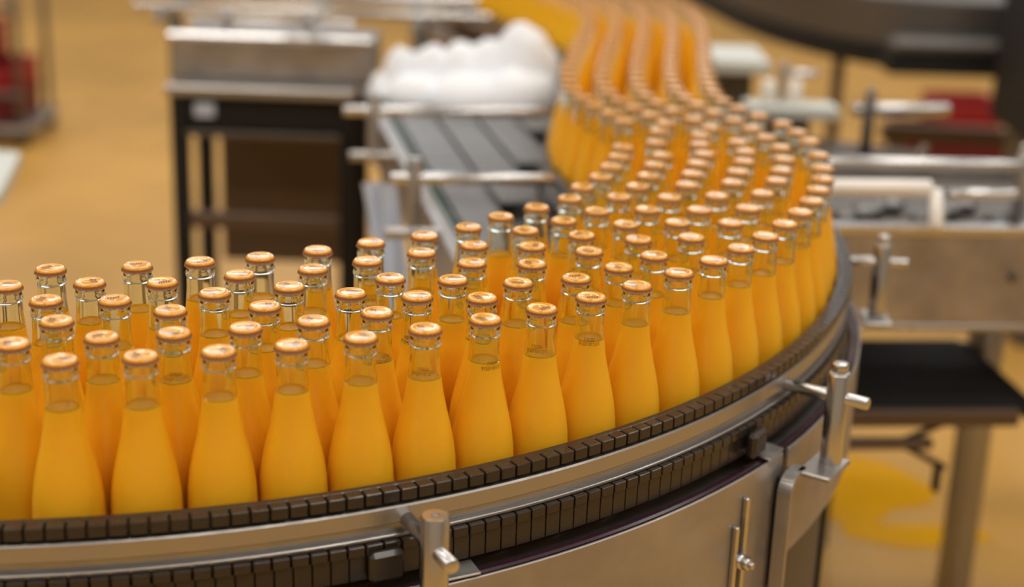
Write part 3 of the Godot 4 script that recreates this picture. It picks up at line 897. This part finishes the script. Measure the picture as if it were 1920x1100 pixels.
const ORDINAL = ["first", "second", "third", "fourth", "fifth", "sixth", "seventh", "eighth", "ninth", "tenth", "eleventh", "twelfth", "thirteenth", "fourteenth", "fifteenth", "sixteenth", "seventeenth", "eighteenth", "nineteenth", "twentieth", "twenty-first", "twenty-second", "twenty-third", "twenty-fourth", "twenty-fifth", "twenty-sixth", "twenty-seventh", "twenty-eighth", "twenty-ninth", "thirtieth"]

func bottles():
	var protos := []
	var cap := cap_mesh()
	for level in [0.0415, 0.0435, 0.0455, 0.0475]:
		var o := Node3D.new()
		o.name = "juice_bottle"
		part(o, "juice", juice_mesh(level), "juice").material_override = null
		part(o, "glass", glass_mesh(level), "glass")
		part(o, "crown_cap", cap, "crown_cap")
		protos.append(o)
	var codes := [code_mesh(0.0395), code_mesh(0.0345)]
	# bottles whose printed code faces the lens: place on the belt, how far it is turned from the lens, which height
	var printed := [[Vector2(0.078, -1.413), 0.0, 0], [Vector2(0.029, -1.37), -0.25, 1], [Vector2(-0.024, -1.335), 0.55, 0], [Vector2(-0.078, -1.302), -0.1, 1], [Vector2(-0.315, -1.267), 0.0, 1], [Vector2(-0.126, -1.343), 0.5, 0], [Vector2(-0.152, -1.508), 0.3, 1], [Vector2(-0.10, -1.40), -0.6, 0]]
	var rows := [[], [], [], [], [], []]
	for i in range(0, BEND.size(), 2):
		var p := Vector2(BEND[i], BEND[i + 1]) / 1000.0
		var r := p.distance_to(Vector2(CX, CZ))
		rows[clampi(roundi((1.0045 - r) / 0.054), 0, 5)].append(p)
	var row_names := ["the outermost row, against the guide rail", "the second row from the guide rail", "the third row from the guide rail", "the fourth row from the guide rail", "the fifth row, next to innermost", "the innermost row of the bend"]
	for k in 6:
		rows[k].sort_custom(func(a, b): return atan2(a.x - CX, a.y - CZ) < atan2(b.x - CX, b.y - CZ))
		for i in rows[k].size():
			var p: Vector2 = rows[k][i]
			var b := bottle(protos, cap, p, "gold-capped juice bottle, %s from left in %s" % [ORDINAL[i], row_names[k]], "juice bottles packed in the bend")
			for w in printed:
				if w[0].distance_to(p) < 0.022 and not b.has_meta("coded"):
					b.set_meta("coded", true)
					var face := atan2(-p.x, -p.y)
					var c := part(b.get_node("glass"), "date_code", codes[w[2]], "ink")
					c.rotation.y = face + w[1] - b.rotation.y
	var lane_names := ["leftmost lane", "second lane from left", "middle lane", "fourth lane from left", "rightmost lane"]
	for k in 5:
		for i in range(0, LANES[k].size(), 2):
			var b := bottle(protos, cap, Vector2(LANES[k][i], LANES[k][i + 1]) / 1000.0, "blurred juice bottle, %s after the bend in the %s of five" % [ORDINAL[i / 2], lane_names[k]] if i < 14 else "blurred juice bottle merged into the cap stripe of the %s of five" % lane_names[k], "blurred bottles of the far stream, %s" % lane_names[k])
			if LANES[k][i + 1] < -2700: thin(b)
	for o in protos: o.free()

# bottles far behind the plane in focus: plain glass and juice
func thin(b: Node3D):
	b.get_node("glass").material_override = M["thin_glass"]
	b.get_node("juice").material_override = M["far_juice"]

func bottle(protos: Array, _cap: Mesh, p: Vector2, label: String, group: String) -> Node3D:
	var o: Node3D = protos[rng.randi_range(0, 3)].duplicate()
	o.name = numbered("juice_bottle")
	add_child(o, true)
	o.position = Vector3(p.x, BELT, p.y)
	o.rotation.y = rng.randf() * TAU
	tag(o, label, "bottle", group)
	return o
const BEND = [-602,-1439,-555,-1281,-550,-1373,-539,-1436,-512,-1173,-509,-1325,-488,-1384,-473,-1273,-431,-1226,-463,-1442,-438,-1345,-411,-1288,-379,-1190,-413,-1403,-360,-1250,-375,-1352,-315,-1206,-381,-1462,-344,-1412,-300,-1267,-317,-1328,-252,-1225,-287,-1384,-322,-1485,-240,-1288,-274,-1445,-192,-1247,-233,-1350,-182,-1313,-219,-1412,-264,-1508,-134,-1273,-204,-1473,-157,-1398,-126,-1343,-78,-1302,-208,-1540,-92,-1396,-123,-1451,-152,-1508,-24,-1335,-155,-1576,-29,-1398,-60,-1453,29,-1372,-98,-1545,6,-1451,-43,-1514,-99,-1610,78,-1412,-43,-1580,20,-1518,65,-1473,126,-1455,-52,-1652,20,-1584,111,-1516,82,-1572,13,-1647,173,-1504,-16,-1704,152,-1564,76,-1635,215,-1554,139,-1626,57,-1695,26,-1751,129,-1688,251,-1605,200,-1642,98,-1743,190,-1704,286,-1658,67,-1799,159,-1759,253,-1711,317,-1714,222,-1766,128,-1815,84,-1860,191,-1821,283,-1782,345,-1771,155,-1873,252,-1837,110,-1917,369,-1829,312,-1858,220,-1891,173,-1933,281,-1912,388,-1889,127,-1978,233,-1953,341,-1931,187,-1997,296,-1975,405,-1950,357,-1992,247,-2015,141,-2040,417,-2015,313,-2038,202,-2058,372,-2060,263,-2076,150,-2102,324,-2100,426,-2096,200,-2141,263,-2139,379,-2138,321,-2163,429,-2188,271,-2202,368,-2205,211,-2221,422,-2251,355,-2267,292,-2261,226,-2282,410,-2313,163,-2288,337,-2327,274,-2323,381,-2372,208,-2343,312,-2385,145,-2349,249,-2391]
const LANES = [[124,-2409,105,-2471,91,-2536,86,-2601,85,-2665,87,-2729,91,-2793,96,-2857,102,-2921,108,-2985,115,-3049,122,-3113,129,-3177,136,-3240,143,-3304,149,-3368,154,-3432,157,-3496,159,-3560,159,-3624,157,-3688,152,-3751,140,-3813,122,-3873,102,-3933,81,-3994,61,-4055,41,-4116,21,-4177,1,-4238,-18,-4299,-39,-4360,-60,-4420,-82,-4480,-106,-4540,-131,-4599,-158,-4657,-186,-4715],
[187,-2402,167,-2462,153,-2524,148,-2588,147,-2653,149,-2717,153,-2781,158,-2845,164,-2909,170,-2973,177,-3036,184,-3100,191,-3164,198,-3228,205,-3292,211,-3356,216,-3420,219,-3484,221,-3548,221,-3612,219,-3676,214,-3740,202,-3802,185,-3863,164,-3923,143,-3984,124,-4045,104,-4106,84,-4167,64,-4228,44,-4289,24,-4350,3,-4411,-19,-4471,-42,-4531,-67,-4590,-92,-4649,-120,-4708],
[229,-2451,215,-2512,209,-2575,209,-2640,211,-2704,215,-2769,220,-2833,226,-2897,232,-2961,239,-3025,246,-3089,253,-3152,260,-3216,266,-3280,273,-3344,278,-3408,281,-3472,283,-3536,283,-3600,281,-3664,276,-3728,265,-3792,247,-3853,227,-3914,206,-3974,186,-4035,166,-4096,146,-4157,126,-4218,106,-4279,86,-4340,65,-4401,44,-4462,21,-4522,-3,-4582,-28,-4641,-54,-4699],
[292,-2445,278,-2506,272,-2569,271,-2632,273,-2695,277,-2758,282,-2821,288,-2884,294,-2948,301,-3012,308,-3076,315,-3140,321,-3203,328,-3267,334,-3331,339,-3395,343,-3459,345,-3524,345,-3588,343,-3652,338,-3716,327,-3781,310,-3843],
[356,-2430,339,-2491,333,-2554,333,-2617,335,-2680,338,-2744,344,-2808,349,-2872,356,-2936,363,-3000,370,-3064,377,-3128,383,-3191,390,-3255,396,-3319,401,-3383,405,-3447,407,-3512,407,-3576,405,-3640,400,-3705,389,-3769,372,-3833]]
